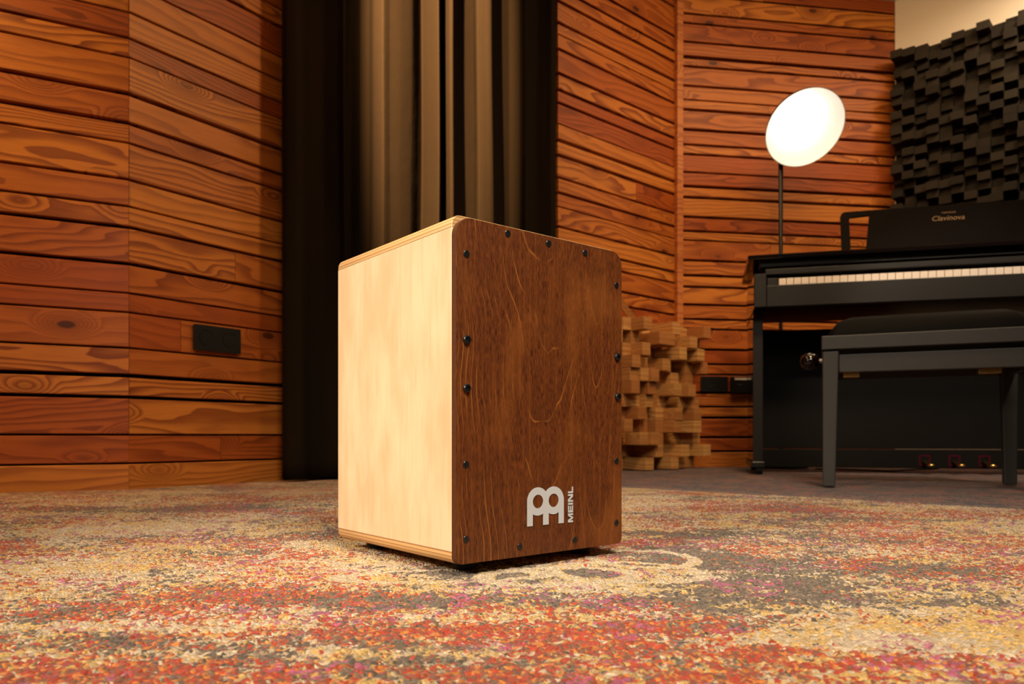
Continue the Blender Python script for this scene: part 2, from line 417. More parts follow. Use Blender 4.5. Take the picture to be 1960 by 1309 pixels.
# ------------------------------------------------------------------ rug
def build_rug():
    poly=[(-2.1,-.9),(2.6,-.9),(2.6,2.68),(2.5,2.80),(1.80,3.46),(.765,3.305),(.20,2.825),(-.70,2.335),(-1.00,1.935),(-2.1,1.375)]
    me_v=[]; me_f=[]
    n=len(poly)
    me_v+=[(x,y,-.012) for x,y in poly]+[(x,y,-.0036) for x,y in poly]
    me_f.append(tuple(range(n,2*n)))
    me_f.append(tuple(range(n-1,-1,-1)))
    for i in range(n):
        j=(i+1)%n; me_f.append((i,j,n+j,n+i))
    x0,x1,y0,y1,st=-1.12,1.28,.30,1.72,.0029
    xs=np.arange(x0,x1,st); ys=np.arange(y0,y1,st)
    rng=np.random.default_rng(4)
    X,Y=np.meshgrid(xs,ys)
    H=rng.random(X.shape); H2=(H+np.roll(H,1,0)+np.roll(H,1,1)+np.roll(H,-1,1)*.6)/3.6
    Z=-.0042+.0038*(.55*H+.45*H2)
    X=X+(rng.random(X.shape)-.5)*st*.7; Y=Y+(rng.random(X.shape)-.5)*st*.7
    Z[0,:]=Z[-1,:]=-.0035; Z[:,0]=Z[:,-1]=-.0046
    nx,ny=len(xs),len(ys)
    V=np.concatenate([np.array(me_v,dtype=np.float32),np.stack([X,Y,Z],-1).reshape(-1,3).astype(np.float32)])
    base=len(me_v)
    idx=(np.arange(ny-1)[:,None]*nx+np.arange(nx-1)[None,:]+base).reshape(-1)
    quads=np.stack([idx,idx+1,idx+nx+1,idx+nx],-1)
    loops=np.concatenate([np.concatenate([np.array(f) for f in me_f]),quads.reshape(-1)]).astype(np.int32)
    sizes=np.concatenate([np.array([len(f) for f in me_f]),np.full(len(quads),4)]).astype(np.int32)
    starts=np.concatenate([[0],np.cumsum(sizes)[:-1]]).astype(np.int32)
    me=bpy.data.meshes.new('rug')
    me.vertices.add(len(V)); me.vertices.foreach_set('co',V.reshape(-1))
    me.loops.add(len(loops)); me.loops.foreach_set('vertex_index',loops)
    me.polygons.add(len(sizes)); me.polygons.foreach_set('loop_start',starts)
    sm_=np.ones(len(sizes),dtype=bool); sm_[:len(me_f)]=False; me.polygons.foreach_set('use_smooth',sm_)
    me.update(calc_edges=True); me.validate()
    # woven motif weights: red, grey, cream outline
    vx,vy=V[:,0],V[:,1]; W=np.zeros((len(V),4),dtype=np.float32); W[:,3]=1
    def G(px,py): Yg=F*CAMH/(py-HZ); return (px-CX)/F*Yg, Yg
    def ell(px,py,rx,ry,rot=0):
        cx,cy=G(px,py); c,s=math.cos(rot),math.sin(rot)
        u=(vx-cx)*c+(vy-cy)*s; v=-(vx-cx)*s+(vy-cy)*c
        return np.sqrt((u/rx)**2+(v/ry)**2)
    def blob(ch,px,py,rx,ry,amt,rot=0):
        d=ell(px,py,rx,ry,rot); W[:,ch]+=amt*np.clip(1.4-d,0,1)
    def ring(px,py,rx,ry,wd,rot=0):
        d=ell(px,py,rx,ry,rot); W[:,2]=np.maximum(W[:,2],np.clip(1-np.abs(d-1)/wd,0,1)*.9)
    R,GY=0,1
    for a in [(R,800,1205,.10,.018,.30),(R,60,1045,.10,.02,.22),(R,330,1290,.18,.03,.22),(R,90,1300,.10,.02,.25),(R,1350,1240,.16,.03,.22),
              (R,1750,1270,.14,.02,.2),(R,1000,1290,.2,.018,.2),(R,1480,975,.28,.05,.25),(R,1230,1030,.05,.05,.12),(R,690,1100,.05,.03,.25),
              (R,1690,1160,.12,.04,.16),(R,480,1070,.10,.03,.18),(R,1850,1025,.16,.06,.18),(R,350,1030,.14,.05,.16),(R,200,1265,.07,.02,.12),(R,1080,1225,.12,.012,.12),
              (R,400,950,.3,.06,.12),(R,1150,1205,.12,.014,.12),
              (GY,600,1140,.10,.045,.35),(GY,900,1145,.16,.025,.25),(GY,330,970,.45,.07,.20),(GY,1350,1070,.10,.05,.30),(GY,1380,1145,.13,.04,.22),
              (GY,240,1225,.03,.02,.3),(GY,1700,1080,.12,.05,.16),(GY,420,1120,.12,.03,.12),(GY,1200,1195,.12,.012,.18),(GY,1550,1110,.1,.03,.12),
              (GY,1110,1090,.055,.03,.4),(GY,1245,1075,.05,.018,.4),(GY,860,1090,.07,.02,.3),(GY,1330,1020,.09,.05,.25)]: blob(*a)
    W[:,R]-=.25*np.clip(1.3-ell(1060,1095,.20,.08),0,1)
    ring(1070,1098,.075,.045,.22,.2); ring(1200,1090,.075,.055,.16,-.2); ring(850,1098,.10,.032,.22,.1)
    ring(1230,1065,.055,.06,.20,.5)
    for (px,py,rx,ry) in [(560,1245,.14,.012),(170,1190,.16,.02),(1560,1220,.10,.02),(1800,1210,.12,.03),(1040,1175,.1,.012)]:
        W[:,R]-=.18*np.clip(1.4-ell(px,py,rx,ry),0,1); W[:,GY]-=.18*np.clip(1.4-ell(px,py,rx,ry),0,1)
    ca=me.color_attributes.new('motif','FLOAT_COLOR','POINT'); ca.data.foreach_set('color',W.reshape(-1))
    me.materials.append(M['rug'])
    o=bpy.data.objects.new('rug',me); COL.objects.link(o)
    tag(o,'large worn oriental-style rug in red, gold, cream and grey covering the floor','rug')
build_rug()

# ------------------------------------------------------------------ cajon
def build_cajon():
    C=Vector((-.0539,.7117)); u=Vector((.775,.632)); v=Vector((-.632,.775))
    w,d=.2346,.2538; zb,zt=.0095,.3517; th=math.atan2(u.y,u.x)
    cen=C+u*w/2+v*d/2
    root=thing('cajon','upright box drum with pale birch sides and a brown stained front plate','cajon',(cen.x,cen.y,0),th)
    hx,hy=w/2,d/2; tf=.0075          # front plate thickness
    yb=-hy+tf
    r=.010
    # top and bottom boards with rounded long edges, plywood layers showing on the edge
    def slab(z0,z1,up):
        n=8
        if up: prof=[(-hx,z0),(hx,z0)]+circ(hx-r,z1-r,r,n,0,PI/2,True)+circ(-hx+r,z1-r,r,n,PI/2,PI,True)
        else:  prof=[(hx,z1),(-hx,z1)]+circ(-hx+r,z0+r,r,n,PI,1.5*PI,True)+circ(hx-r,z0+r,r,n,1.5*PI,2*PI,True)
        e=.0012
        def ring(y,k): return [(x*k,y,(z-(z0+z1)/2)*(1-(1-k)*4)+(z0+z1)/2) for x,z in prof]
        return MB().loft([ring(yb,.994),ring(yb+e,1.),ring(hy-e,1.),ring(hy,.994)])
    slab(zt-.0125,zt,True).build('top_panel',M['ply'],root,smooth=35)['label']='plywood top with layered rounded edges'
    slab(zb,zb+.0125,False).build('bottom_panel',M['ply'],root,smooth=35)
    z0,z1=zb+.0126,zt-.0126
    MB().box((-hx,yb,z0),(-hx+.009,hy,z1)).build('side_panel',M['birch'],root,bevel=.0008)['label']='pale birch side'
    MB().box((hx-.009,yb,z0),(hx,hy,z1)).build('side_panel',M['birch'],root,bevel=.0008)
    # back panel with the round sound hole
    Mb=Matrix.Translation((0,hy,0))@Matrix.Rotation(PI/2,4,'X')
    MB().plate([(-hx+.0095,z0),(hx-.0095,z0),(hx-.0095,z1),(-hx+.0095,z1)],[circ(0,.20,.05,40)],.006,Mb).build('back_panel',M['birch'],root)
    # front plate
    Mf=Matrix.Translation((0,-hy+tf,0))@Matrix.Rotation(PI/2,4,'X')
    out=round_rect(-hx,zb+.001,hx,zt-.0032,(.007,.006,.016,.018),10)
    fp=MB().plate(out,(),tf-.0002,Mf).build('front_plate',[M['stain'],M['stain_edge']],root,bevel=.0009,smooth=40)
    for p_ in fp.data.polygons:
        if abs(p_.normal.y)<.5: p_.material_index=1
    fp['label']='brown stained playing plate with rounded corners'
    zf=-hy-.0002
    def loc(px,py):
        s=on_line(px,C,u); Y=C.y+s*u.y
        return s-hx, CAMH+(HZ-py)/F*Y
    # screws
    def cross(a,b): return [(-a,-b),(-b,-b),(-b,-a),(b,-a),(b,-b),(a,-b),(a,b),(b,b),(b,a),(-b,a),(-b,b),(-a,b)]
    def screw_mesh(R,h,dome):
        mb=MB()
        ang=.5
        cr=[(x*math.cos(ang)-y*math.sin(ang),x*math.sin(ang)+y*math.cos(ang)) for x,y in cross(R*.58,R*.15)]
        mb.plate(circ(0,0,R*(.82 if dome else 1),28),[cr],.0005,Matrix.Translation((0,0,h-.0005)))
        if dome: mb.lathe([(R,0.),(R,h*.35),(R*.93,h*.75),(R*.80,h),(R*.79,h*.5)],28)
        else: mb.lathe([(R*1.12,0.),(R*1.12,h*.4),(R,h),(R*.98,h*.5)],28)
        mb.lathe([(R*.8,0.),(R*.8,h*.2)],20)
        return mb
    flat=[(972,447),(1050,466),(1120,484),(893,486),(892,889),(892,1032),(1180,546),(1180,882),(1180,1000),(995,1046),(1100,1033)]
    big=[(893,650),(893,743),(1181,683),(1182,759)]
    first={}
    for i,(px,py) in enumerate(flat+big):
        dome=i>=len(flat); x,zz=loc(px,py)
        if dome not in first:
            o=screw_mesh(0.0043 if dome else .0032,.0026 if dome else .0005,dome).build('screw',M['screw'],fp,smooth=40); first[dome]=o
        else:
            o=first[dome].copy(); COL.objects.link(o); o.parent=fp
        o.rotation_euler=(PI/2,random.uniform(0,1.5),0)
        o.rotation_euler=(Matrix.Rotation(PI/2,3,'X')@Matrix.Rotation(random.uniform(0,1.5),3,'Z')).to_euler()
        o.location=(x,zf,zz)
        if dome: o['label']='larger domed black screw'
    # emblem: two joined rings on three legs
    xa,_=loc(1008.6,970); xb,_=loc(1078.6,970); Rr=(xb-xa)/3.5
    _,zc=loc(1028,910+592/11.9)
    a=math.acos(.75); s=.485; yl=-math.sqrt(1-s*s); bt=-1.70; t0=math.acos(s)
    o_=[(-1,bt)]+circ(0,0,1,28,PI,a,True)+circ(1.5,0,1,28,PI-a,0,True)[1:]+[(2.5,bt),(1.5+s,bt)]
    o_+=circ(1.5,0,1,14,-t0,-PI+t0,True)+[(1.5-s,bt),(s,bt)]+circ(0,0,1,14,-t0,-PI+t0,True)+[(-s,bt)]
    Me=Matrix.Translation((xa+Rr,zf,zc))@Matrix.Rotation(PI/2,4,'X')@Matrix.Scale(Rr,4)
    e=MB().plate(o_,[circ(0,0,s,28),circ(1.5,0,s,28)],.0004/Rr,Me).build('emblem',M['print'],fp); e['label']='pale grey printed emblem of two rings on three legs'
    # lettering running upwards
    T=.27
    L_={'M':(1.30,[[(0,0),(T,0),(T,.62),(.52,0),(.78,0),(1.30-T,.62),(1.30-T,0),(1.30,0),(1.30,1),(1.30-.36,1),(.65,.30),(.36,1),(0,1)]]),
        'E':(.98,[[(0,0),(.98,0),(.98,.22),(T,.22),(T,.40),(.93,.40),(.93,.60),(T,.60),(T,.78),(.98,.78),(.98,1),(0,1)]]),
        'I':(.28,[[(0,0),(.28,0),(.28,1),(0,1)]]),
        'N':(1.14,[[(0,0),(T,0),(T,.66),(.80,0),(1.14,0),(1.14,1),(1.14-T,1),(1.14-T,.36),(.36,1),(0,1)]]),
        'L':(.92,[[(0,0),(.92,0),(.92,.22),(T,.22),(T,1),(0,1)]])}
    tot=sum(L_[c][0] for c in 'MEINL')+4*.13
    x0,_=loc(1086.8,966); x1,_=loc(1096.2,966); _,za=loc(1091,999.5); _,zb2=loc(1092,931.5)
    sx=(zb2-za)/tot; sy=(x1-x0)
    mb=MB(); cur=0
    for c in 'MEINL':
        wd,ol=L_[c]
        for pl in ol:
            pts=[(x1-y*sy, za+(cur+x)*sx) for x,y in pl]
            mb.plate(pts,(),.0004,Matrix.Translation((0,zf,0))@Matrix.Rotation(PI/2,4,'X'))
        cur+=wd+.13
    mb.build('lettering',M['print'],fp)['label']='white block lettering running upwards'
    ft=None
    for sx_ in (-1,1):
        for sy_ in (-1,1):
            if ft is None: o=ft=MB().lathe([(.011,0),(.0125,.002),(.0125,.010),(.010,.0105)],24).build('rubber_foot',M['rubber'],root,smooth=40)
            else: o=ft.copy(); COL.objects.link(o); o.parent=root
            o.location=(sx_*(hx-.035),sy_*(hy-.035),.0)
build_cajon()

# ------------------------------------------------------------------ curtain
def build_curtain():
    P=Vector((-.735,2.30)); Q=Vector((.175,2.80)); t=(Q-P).normalized(); nrm=Vector((t.y,-t.x))
    # (photo column, how far the cloth stands towards the room)
    ctl=[(540,.012),(549,.028),(566,.036),(578,.030),(592,.0),(622,-.01),(650,.004),(661,.040),(668,.012),(690,-.03),(708,-.02),
         (716,.030),(734,.075),(748,.062),(768,.048),(788,.026),(800,-.008),(807,-.02),(818,.015),(832,.055),(841,.070),(845,.0),(848,-.03),(852,.030),(860,.066),(868,.072),
         (874,.030),(890,.012),(905,.0),(914,-.005),(930,.026),(942,.032),(952,-.01),(975,-.03),(995,-.012),(1006,.022),(1013,-.01),(1030,-.02),(1045,-.004),(1056,.010),(1064,.006)]
    S=[]
    for px,off in ctl:
        o_=off*1.35+.045; b=P+nrm*o_
        S.append((on_line(px,b,t),o_))
    K=[np.array(q) for q in S]; fine=[]
    for i in range(len(K)-1):
        a,b,c,d=K[max(i-1,0)],K[i],K[i+1],K[min(i+2,len(K)-1)]
        for q in range(18):
            f=q/18; m1=(c-a)*.32; m2=(d-b)*.32
            fine.append((2*f**3-3*f*f+1)*b+(f**3-2*f*f+f)*m1+(-2*f**3+3*f*f)*c+(f**3-f*f)*m2)
    fine.append(K[-1]); fine=np.array(fine); N=len(fine)
    zs=np.linspace(.006,CEIL-.02,44); mb=MB(); vs=[]
    for k,zz in enumerate(zs):
        h=zz/CEIL
        for a,b in fine:
            edge=min(1,max(0,(a-fine[0][0])/.05),max(0,(fine[-1][0]-a)/.05))
            a2=a+edge*(.004*math.sin(zz*2.1+a*9)+.002*math.sin(zz*5+a*31))*(1.3-h)
            b2=b*(1.02-.06*h)+edge*.006*math.sin(a*17+zz*1.3)*(1-h)
            p=P+t*float(a2)+nrm*float(b2); vs.append((p.x,p.y,float(zz)))
    fs=[]
    for k in range(len(zs)-1):
        for i in range(N-1):
            q=k*N+i; fs.append((q,q+1,q+N+1,q+N))
    mb.add(vs,fs)
    o=mb.build('curtain',M['curtain'],smooth=True,recalc=False)
    so=o.modifiers.new('cloth','SOLIDIFY'); so.thickness=.003; so.offset=-1
    tag(o,'floor-length black curtain hanging in deep vertical folds between wood-clad walls','curtain')
build_curtain()

# ------------------------------------------------------------------ sockets on the walls
def wall_frame(P,Q): 
    t=(Q-P).normalized(); return t, math.atan2(t.y,t.x)
def socket_box(label, P, Q, px0, px1, py0, py1, rz_off=0):
    t,a=wall_frame(P,Q)
    s0=on_line(px0,P,t); s1=on_line(px1,P,t); sm=(s0+s1)/2; c=P+t*sm; Y=c.y
    zt=gz(py0,Y); zb=gz(py1,Y)
    n=Vector((t.y,-t.x)); c=c+n*.004
    root=thing('power_outlet',label,'power outlet',(c.x,c.y,(zt+zb)/2),a)
    W=(s1-s0); H=zt-zb; hw,hh=W/2,H/2
    Mp=Matrix.Rotation(PI/2,4,'X')
    cs=[-W/4+.003*0,W/4]
    rr=min(hh*.62,hw*.40)
    MB().plate(round_rect(-hw,-hh,hw,hh,(.003,)*4,4),[circ(x,0,rr,32) for x in cs],.010,Mp).build('cover_plate',M['plastic'],root,bevel=.0012)
    for x in cs:
        mb=MB()
        rings=[]
        Mi=Matrix.Translation((x,0,0))@Mp
        mb.lathe([(rr*.985,.0105),(rr*.93,.0105),(rr*.90,.001),(0.0005,.001)],32,0,Mi)
        well=mb.build('socket_well',M['plastic'],root,smooth=40)
        pm=MB()
        for sx in (-.0095,.0095): pm.lathe([(.0026,.0012),(.0026,.0022),(.0012,.0022)],12,0,Matrix.Translation((x+sx,0,0))@Mp)
        pm.build('contact_hole',M['steel'],well)
        for sz in (-1,1):
            q=MB().box((x-.002,-.0085,sz*rr*.80-.002),(x+.002,-.001,sz*rr*.80+.002)); q.build('earth_clip',M['steel'],well)
    return root
socket_box('black double wall socket on the left wood wall',L1,L2,367.5,456,626,674)
socket_box('black double wall socket low on the back wall beside the wooden block diffuser',A1,B1,1340,1391,721,750)
# connection plate with a paper strip, half hidden by the piano
t,a=wall_frame(A1,B1); s0=on_line(1396.5,A1,t); s1=on_line(1434,A1,t); c=A1+t*((s0+s1)/2)+Vector((t.y,-t.x))*.004
zt_,zb_=gz(722,c.y),gz(753,c.y)
cp=thing('connection_plate','black wall connection box with a white label strip, beside the piano leg','wall plate',(c.x,c.y,(zt_+zb_)/2),a)
hw=(s1-s0)/2; hh=(zt_-zb_)/2
MB().box((-hw,-.022,-hh),(hw,0,hh)).build('housing',M['plastic'],cp,bevel=.002)
MB().box((-hw*.72,-.0228,hh*.62),(hw*.50,-.022,hh*.86)).build('label_strip',M['label_white'],cp)
MB().box((-hw*.45,-.0226,hh*.0),(hw*.05,-.022,hh*.12)).build('nameplate',M['steel'],cp)

# ------------------------------------------------------------------ wooden block diffuser (low, on the back wall)
def build_wood_diffuser():
    t=(A1-A0).normalized(); n=Vector((t.y,-t.x)); B=.0503; a=math.atan2(t.y,t.x)
    c0=.115; ncol=12; nrow=12
    org=A0+t*c0+n*.005
    root=thing('wooden_block_diffuser','low sound diffuser of staggered natural pine blocks standing in the corner','sound diffuser',(org.x,org.y,0),a)
    Lw=ncol*B
    MB().box((0,-.016,0),(Lw,-.001,nrow*B)).build('back_board',M['block'],root)
    def pxof(x,p):
        q=org+t*x+n*(p+.016); return CX+F*q.x/q.y
    rows=[[1248,1303,1361],[1278,1335,1293],[1245,1315,1349],[1226,1283,1355],[1242,1262,1222],[1225,1257,1332,1305],[1250,1338],[1237,1307,1342],[1212,1305,1343],[1262,1240],[1270,1320,1361],[1300,1252]]
    rnd=random.Random(12)
    first=None
    for r in range(nrow):
        zc=(nrow-1-r)*B
        pr=[rnd.choice([.03,.05,.07,.09,.12]) for _ in range(ncol)]
        used=set()
        for tg in rows[r]:
            best=None
            for c in range(ncol):
                if c in used: continue
                for p in np.arange(.06,.235,.004):
                    e=abs(pxof((c+1)*B,p)-tg)*.02+abs(p-.165)
                    if best is None or e<best[0]: best=(e,c,float(p))
            used.add(best[1]); pr[best[1]]=best[2]
        for c in range(ncol):
            mb=MB().box((.0004,-pr[c],.0004),(B-.0004,0,B-.0004))
            o=mb.build('block',M['block'],root,bevel=.001,seg=1)
            o.location=(c*B,-.016,zc)
            # each block its own stretch of grain
    return root
wd=build_wood_diffuser()
# slim batten leaning between the diffuser and the clad wall
t=(A1-A0).normalized(); n=Vector((t.y,-t.x))
bx=thing('wooden_batten','short pale wooden batten leaning on the wall above the pine block diffuser','batten')
p0=at(1212,613,3.05); p1=at(1182,569,2.99)
mb=MB(); dv=(p1-p0); q=Vector((.012,0,.006)); dd=Vector((0,.018,0))
mb.loft([[tuple(p+sx*q+sy*dd) for sx,sy in ((-1,-.5),(1,-.5),(1,.5),(-1,.5))] for p in (p0,p1+dv*.3)])
mb.build('strip',M['block'],bx)

# ------------------------------------------------------------------ charcoal block diffuser on the right wall
def build_dark_diffuser():
    a=math.atan2(dC.y,dC.x); org=B1+dC*.012+nC*.002
    root=thing('charcoal_block_diffuser','large charcoal sound diffuser of staggered square blocks on the cream wall','sound diffuser',(org.x,org.y,0),a)
    B=.0355; BX=.049; ztop=1.912; nrow=24; ncol=15
    MB().box((0,-.012,ztop-nrow*B),(ncol*BX,-.001,ztop)).build('back_board',M['foam'],root)
    rnd=random.Random(5); cells=[]
    for r in range(nrow):
        for c in range(ncol):
            ban={q[2] for q in cells if (q[0]==r and q[1]==c-1) or (q[0]==r-1 and q[1]==c)} if rnd.random()<.93 else set()
            p=rnd.choice([h for h in (.012,.030,.048,.066,.084,.102) if h not in ban])
            zt=ztop-r*B
            if r==0: zt+=0
            cells.append((r,c,p))
    near=sorted(cells,key=lambda q:-(q[1]<10)*(q[2]+.002*(q[1])-.001*abs(q[0]-8)))[:100]
    near=set((r,c) for r,c,_ in near)
    rest=MB()
    for r,c,p in cells:
        zz=ztop-(r+1)*B
        if (r,c) in near:
            o=MB().box((0.0004,-p,.0004),(BX-.0004,0,B-.0004)).build('block',M['foam'],root); o.location=(c*BX,-.012,zz)
        else:
            rest.box((c*BX+.0004,-.012-p,zz+.0004),((c+1)*BX-.0004,-.012,zz+B-.0004))
    o=rest.build('remaining_blocks',M['foam'],root); o['kind']='stuff'
build_dark_diffuser()

# ------------------------------------------------------------------ digital piano
def text_mesh(name, body, size, mat, parent, Mx, shear=0, ext=.0003, offset=0.0):
    cu=bpy.data.curves.new('t','FONT'); cu.body=body; cu.size=size; cu.align_x='CENTER'; cu.align_y='CENTER'; cu.shear=shear; cu.extrude=ext; cu.offset=offset
    cu.resolution_u=4
    ob=bpy.data.objects.new('t',cu); COL.objects.link(ob)
    dg=bpy.context.evaluated_depsgraph_get(); dg.update()
    me=bpy.data.meshes.new_from_object(ob.evaluated_get(dg)); bpy.data.objects.remove(ob)
    me.name=name; me.transform(Mx); me.materials.clear(); me.materials.append(mat)
    o=bpy.data.objects.new(name,me); COL.objects.link(o); o.parent=parent; return o

def build_piano():
    O=Vector((.849,2.590)); u=Vector((.968,-.250)); a=math.atan2(u.y,u.x)
    root=thing('digital_piano','black upright digital piano with ivory keys standing before the back wall','piano',(O.x,O.y,0),a)
    W=1.46
    def bx(name,x0,x1,y0,y1,z0,z1,mat,bev=.002,par=None): return MB().box((x0,y0,z0),(x1,y1,z1)).build(name,M[mat],par or root,bevel=bev)
    # lid, upper case
    bx('lid',-.020,W+.020,.005,.45,.756,.773,'gloss',.004)['label']='polished black lid'
    bx('fallboard',.022,W-.022,.035,.10,.734,.756,'satin',.002)
    bx('upper_case',.004,W-.004,.10,.44,.60,.756,'gloss',.002)
    bx('control_panel',.040,W-.040,.012,.10,.702,.7215,'satin',.002)
    # side arms
    for x0 in (0,W-.043):
        ar=bx('arm',x0,x0+.043,0,.44,.586,.7045,'gloss',.003)
        bx('arm_face',x0+.0015,x0+.0415,-.002,.004,.588,.703,'satin',.001,ar)
    bx('key_slip',.043,W-.043,.004,.030,.588,.6625,'satin',.002)
    bx('keybed',.003,W-.003,.006,.37,.5845,.598,'rest',.001)
    for x0 in (.046,W-.083): bx('key_block',x0,x0+.037,.018,.11,.660,.6905,'satin',.002)
    # keys
    kx0=.0842; pit=(W-2*.0842)/52
    wk=None
    for k in range(52):
        if wk is None: o=wk=MB().box((.0008,0,0),(pit-.0008,.145,.0235)).build('white_key',M['ivory'],root,bevel=.0012)
        else: o=wk.copy(); COL.objects.link(o); o.parent=root
        o.location=(kx0+k*pit,.016,.6645)
    bk=None; names='ABCDEFG'
    for k in range(51):
        if names[k%7] in 'BE': continue
        if bk is None:
            o=bk=MB().loft([[(-.005,0,0),(.005,0,0),(.005,.095,0),(-.005,.095,0)],[(-.004,.008,.011),(.004,.008,.011),(.004,.095,.011),(-.004,.095,.011)]]).build('black_key',M['ebony'],root,bevel=.001)
        else: o=bk.copy(); COL.objects.link(o); o.parent=root
        o.location=(kx0+(k+1)*pit,.066,.688)
    bx('felt_strip',.0842,W-.0842,.03,.16,.655,.6645,'satin',0)
    # legs, lower panel, pedal box
    for x0 in (.003,W-.037):
        lg=bx('leg',x0,x0+.034,.092,.42,.045,.5845,'gloss',.003)
        bx('front_post',x0,x0+.034,.088,.0915,.045,.5845,'satin',.001,lg)
        ft=bx('foot_block',x0-.006,x0+.040,.070,.43,.022,.045,'plastic',.004,lg)
        for yy in (.095,.40):
            MB().lathe([(.004,-.012),(.017,-.011),(.018,-.006),(.018,.006),(.017,.011),(.004,.012)],20,0,Matrix.Translation((x0+.022,yy,.0175))@Matrix.Rotation(PI/2,4,'Y')).build('caster',M['rubber'],lg,smooth=40)
    bx('lower_panel',.037,W-.037,.315,.335,.088,.546,'inner',.002)
    bx('pedal_box',.037,W-.037,.309,.345,.016,.086,'inner',.003)
    for i in range(3):
        x=.622+.0985*i
        fr=MB().plate([(-.019,-.022),(.019,-.022),(.019,.017),(-.019,.017)],[[(-.0145,-.022+.004),(.0145,-.022+.004),(.0145,.0125),(-.0145,.0125)]],.002,Matrix.Translation((x,.3092,.048))@Matrix.Rotation(PI/2,4,'X')).build('pedal_surround',M['felt'],root)
        pe=MB(); rings=[]
        for yy,wd,zz,hh in ((.316,.007,.040,.005),(.285,.0075,.038,.005),(.250,.012,.034,.006),(.228,.0145,.032,.006),(.215,.010,.031,.005)):
            rings.append([(x+wd*math.cos(2*PI*k/16),yy,zz+hh*math.sin(2*PI*k/16)) for k in range(16)])
        pe.loft(rings).build('pedal',M['brass'],root,smooth=True)
    # music rest
    tilt=math.radians(14); sl=.222
    Mr=Matrix.Translation((0,.225,.773))@Matrix.Rotation(PI/2-tilt,4,'X')
    xl=.325; xr=W-.325
    hole=[(xl+.030,.030),(xl+.080,.030),(xl+.100,.185),(xl+.030,.180)]
    hole2=[(W-x,y) for x,y in hole][::-1]
    ol=round_rect(xl,0,xr,.205,(.004,.004,.02,.02),6)
    # gently raised top edge towards the middle
    ol=[(x,y+(.008*math.sin(max(0,min(1,(x-xl-.08)/(xr-xl-.16)))*PI) if y>.19 else 0)) for x,y in ol]
    top=[(xr-.10-(xr-xl-.20)*k/10,.205+.008*math.sin((1-k/10)*PI)) for k in range(11)]
    i=0
    mr=MB().plate(ol,[hole,hole2],.010,Mr).build('music_rest',M['rest'],root,bevel=.002)
    mr['label']='dark music rest with open ends'
    # printed gold lettering on the rest
    Y_=2.62
    Ml=Mr@Matrix.Translation((.683,.152,.0102))
    text_mesh('gold_lettering','Clavinova',.0275,M['gold'],mr,Ml@Matrix.Translation((0,0,0))@Matrix.Diagonal((1.0,1,1,1)),.25)
    text_mesh('gold_lettering','YAMAHA',.0092,M['gold'],mr,Ml@Matrix.Translation((.004,.022,0))@Matrix.Diagonal((1.25,1,1,1)))
    bx('rest_ledge',xl+.02,xr-.02,.165,.225,.773,.785,'gloss',.002)
build_piano()

# ------------------------------------------------------------------ piano bench
def build_bench():
    th=math.radians(-23.0); O=Vector((.835,1.985))
    root=thing('piano_bench','black padded piano bench standing in front of the digital piano','bench',(O.x,O.y,0),th)
    L,D=.50,.315
    def bx(name,x0,x1,y0,y1,z0,z1,mat,bev=.002,par=None): return MB().box((x0,y0,z0),(x1,y1,z1)).build(name,M[mat],par or root,bevel=bev)
    for sx in (0,1):
        for sy in (0,1):
            w=.041; b=.031
            x0=0 if not sx else L-w; y0=0 if not sy else D-w
            xb=.001 if not sx else L-b-.001; yb=.002 if not sy else D-b-.002
            MB().loft([[(xb,yb,0),(xb+b,yb,0),(xb+b,yb+b,0),(xb,yb+b,0)],[(x0,y0,.363),(x0+w,y0,.363),(x0+w,y0+w,.363),(x0,y0+w,.363)]]).build('leg',M['bench_satin'],root,bevel=.003)
    bx('apron',.041,L-.041,.008,.026,.306,.354,'bench_satin'); bx('apron',.041,L-.041,D-.026,D-.008,.306,.354,'bench_satin')
    bx('apron',.008,.026,.041,D-.041,.306,.354,'bench_satin'); bx('apron',L-.026,L-.008,.041,D-.041,.306,.354,'bench_satin')
    # seat frame
    sf=MB(); z0,z1=.3675,.404
    sf.plate([(-.002,-.004),(L+.002,-.004),(L+.002,D+.004),(-.002,D+.004)],[[(.03,.03),(L-.03,.03),(L-.03,D-.03),(.03,D-.03)]],z1-z0,Matrix.Translation((0,0,z0)))
    sf.build('seat_frame',M['bench_satin'],root,bevel=.002)
    bx('lift_frame',.035,L-.035,.030,D-.030,.345,.3675,'plastic',0)
    # cushion
    rings=[]
    for f,zz in ((0.0,.400),(0.0,.408),(.010,.424),(.026,.446),(.055,.458),(.10,.464)):
        x0,x1,y0,y1=.012+f,L-.012-f,.010+f*.8,D-.010-f*.8
        rings.append([(x,y,zz) for x,y in round_rect(x0,y0,x1,y1,(.02,)*4,6)])
    MB().loft(rings).build('cushion',M['leather'],root,smooth=50)
    # height knob on the left end, with its shaft
    kn=MB(); c=(-.034,.155,.352)
    kn.lathe([(.004,-.026),(.015,-.023),(.0235,-.012),(.0255,0),(.0235,.012),(.015,.022),(.008,.026)],28,0,Matrix.Translation(c)@Matrix.Rotation(PI/2,4,'Y'))
    k=kn.build('height_knob',M['gloss'],root,smooth=60)
    MB().tube([(-.012,.155,.352),(.03,.155,.352)],.006).build('shaft',M['steel'],k,smooth=60)
    # brass folding brackets under the front apron
    for x0,x1 in ((.052,.092),(L-.135,L-.085)):
        MB().box((x0,.028,.294),(x1,.062,.306)).build('bracket',M['brass'],root,bevel=.001)
    for x in (.10,.135,.34,.38): MB().box((x,.034,.354),(x+.004,.04,.362)).build('bolt',M['steel'],root)
build_bench()

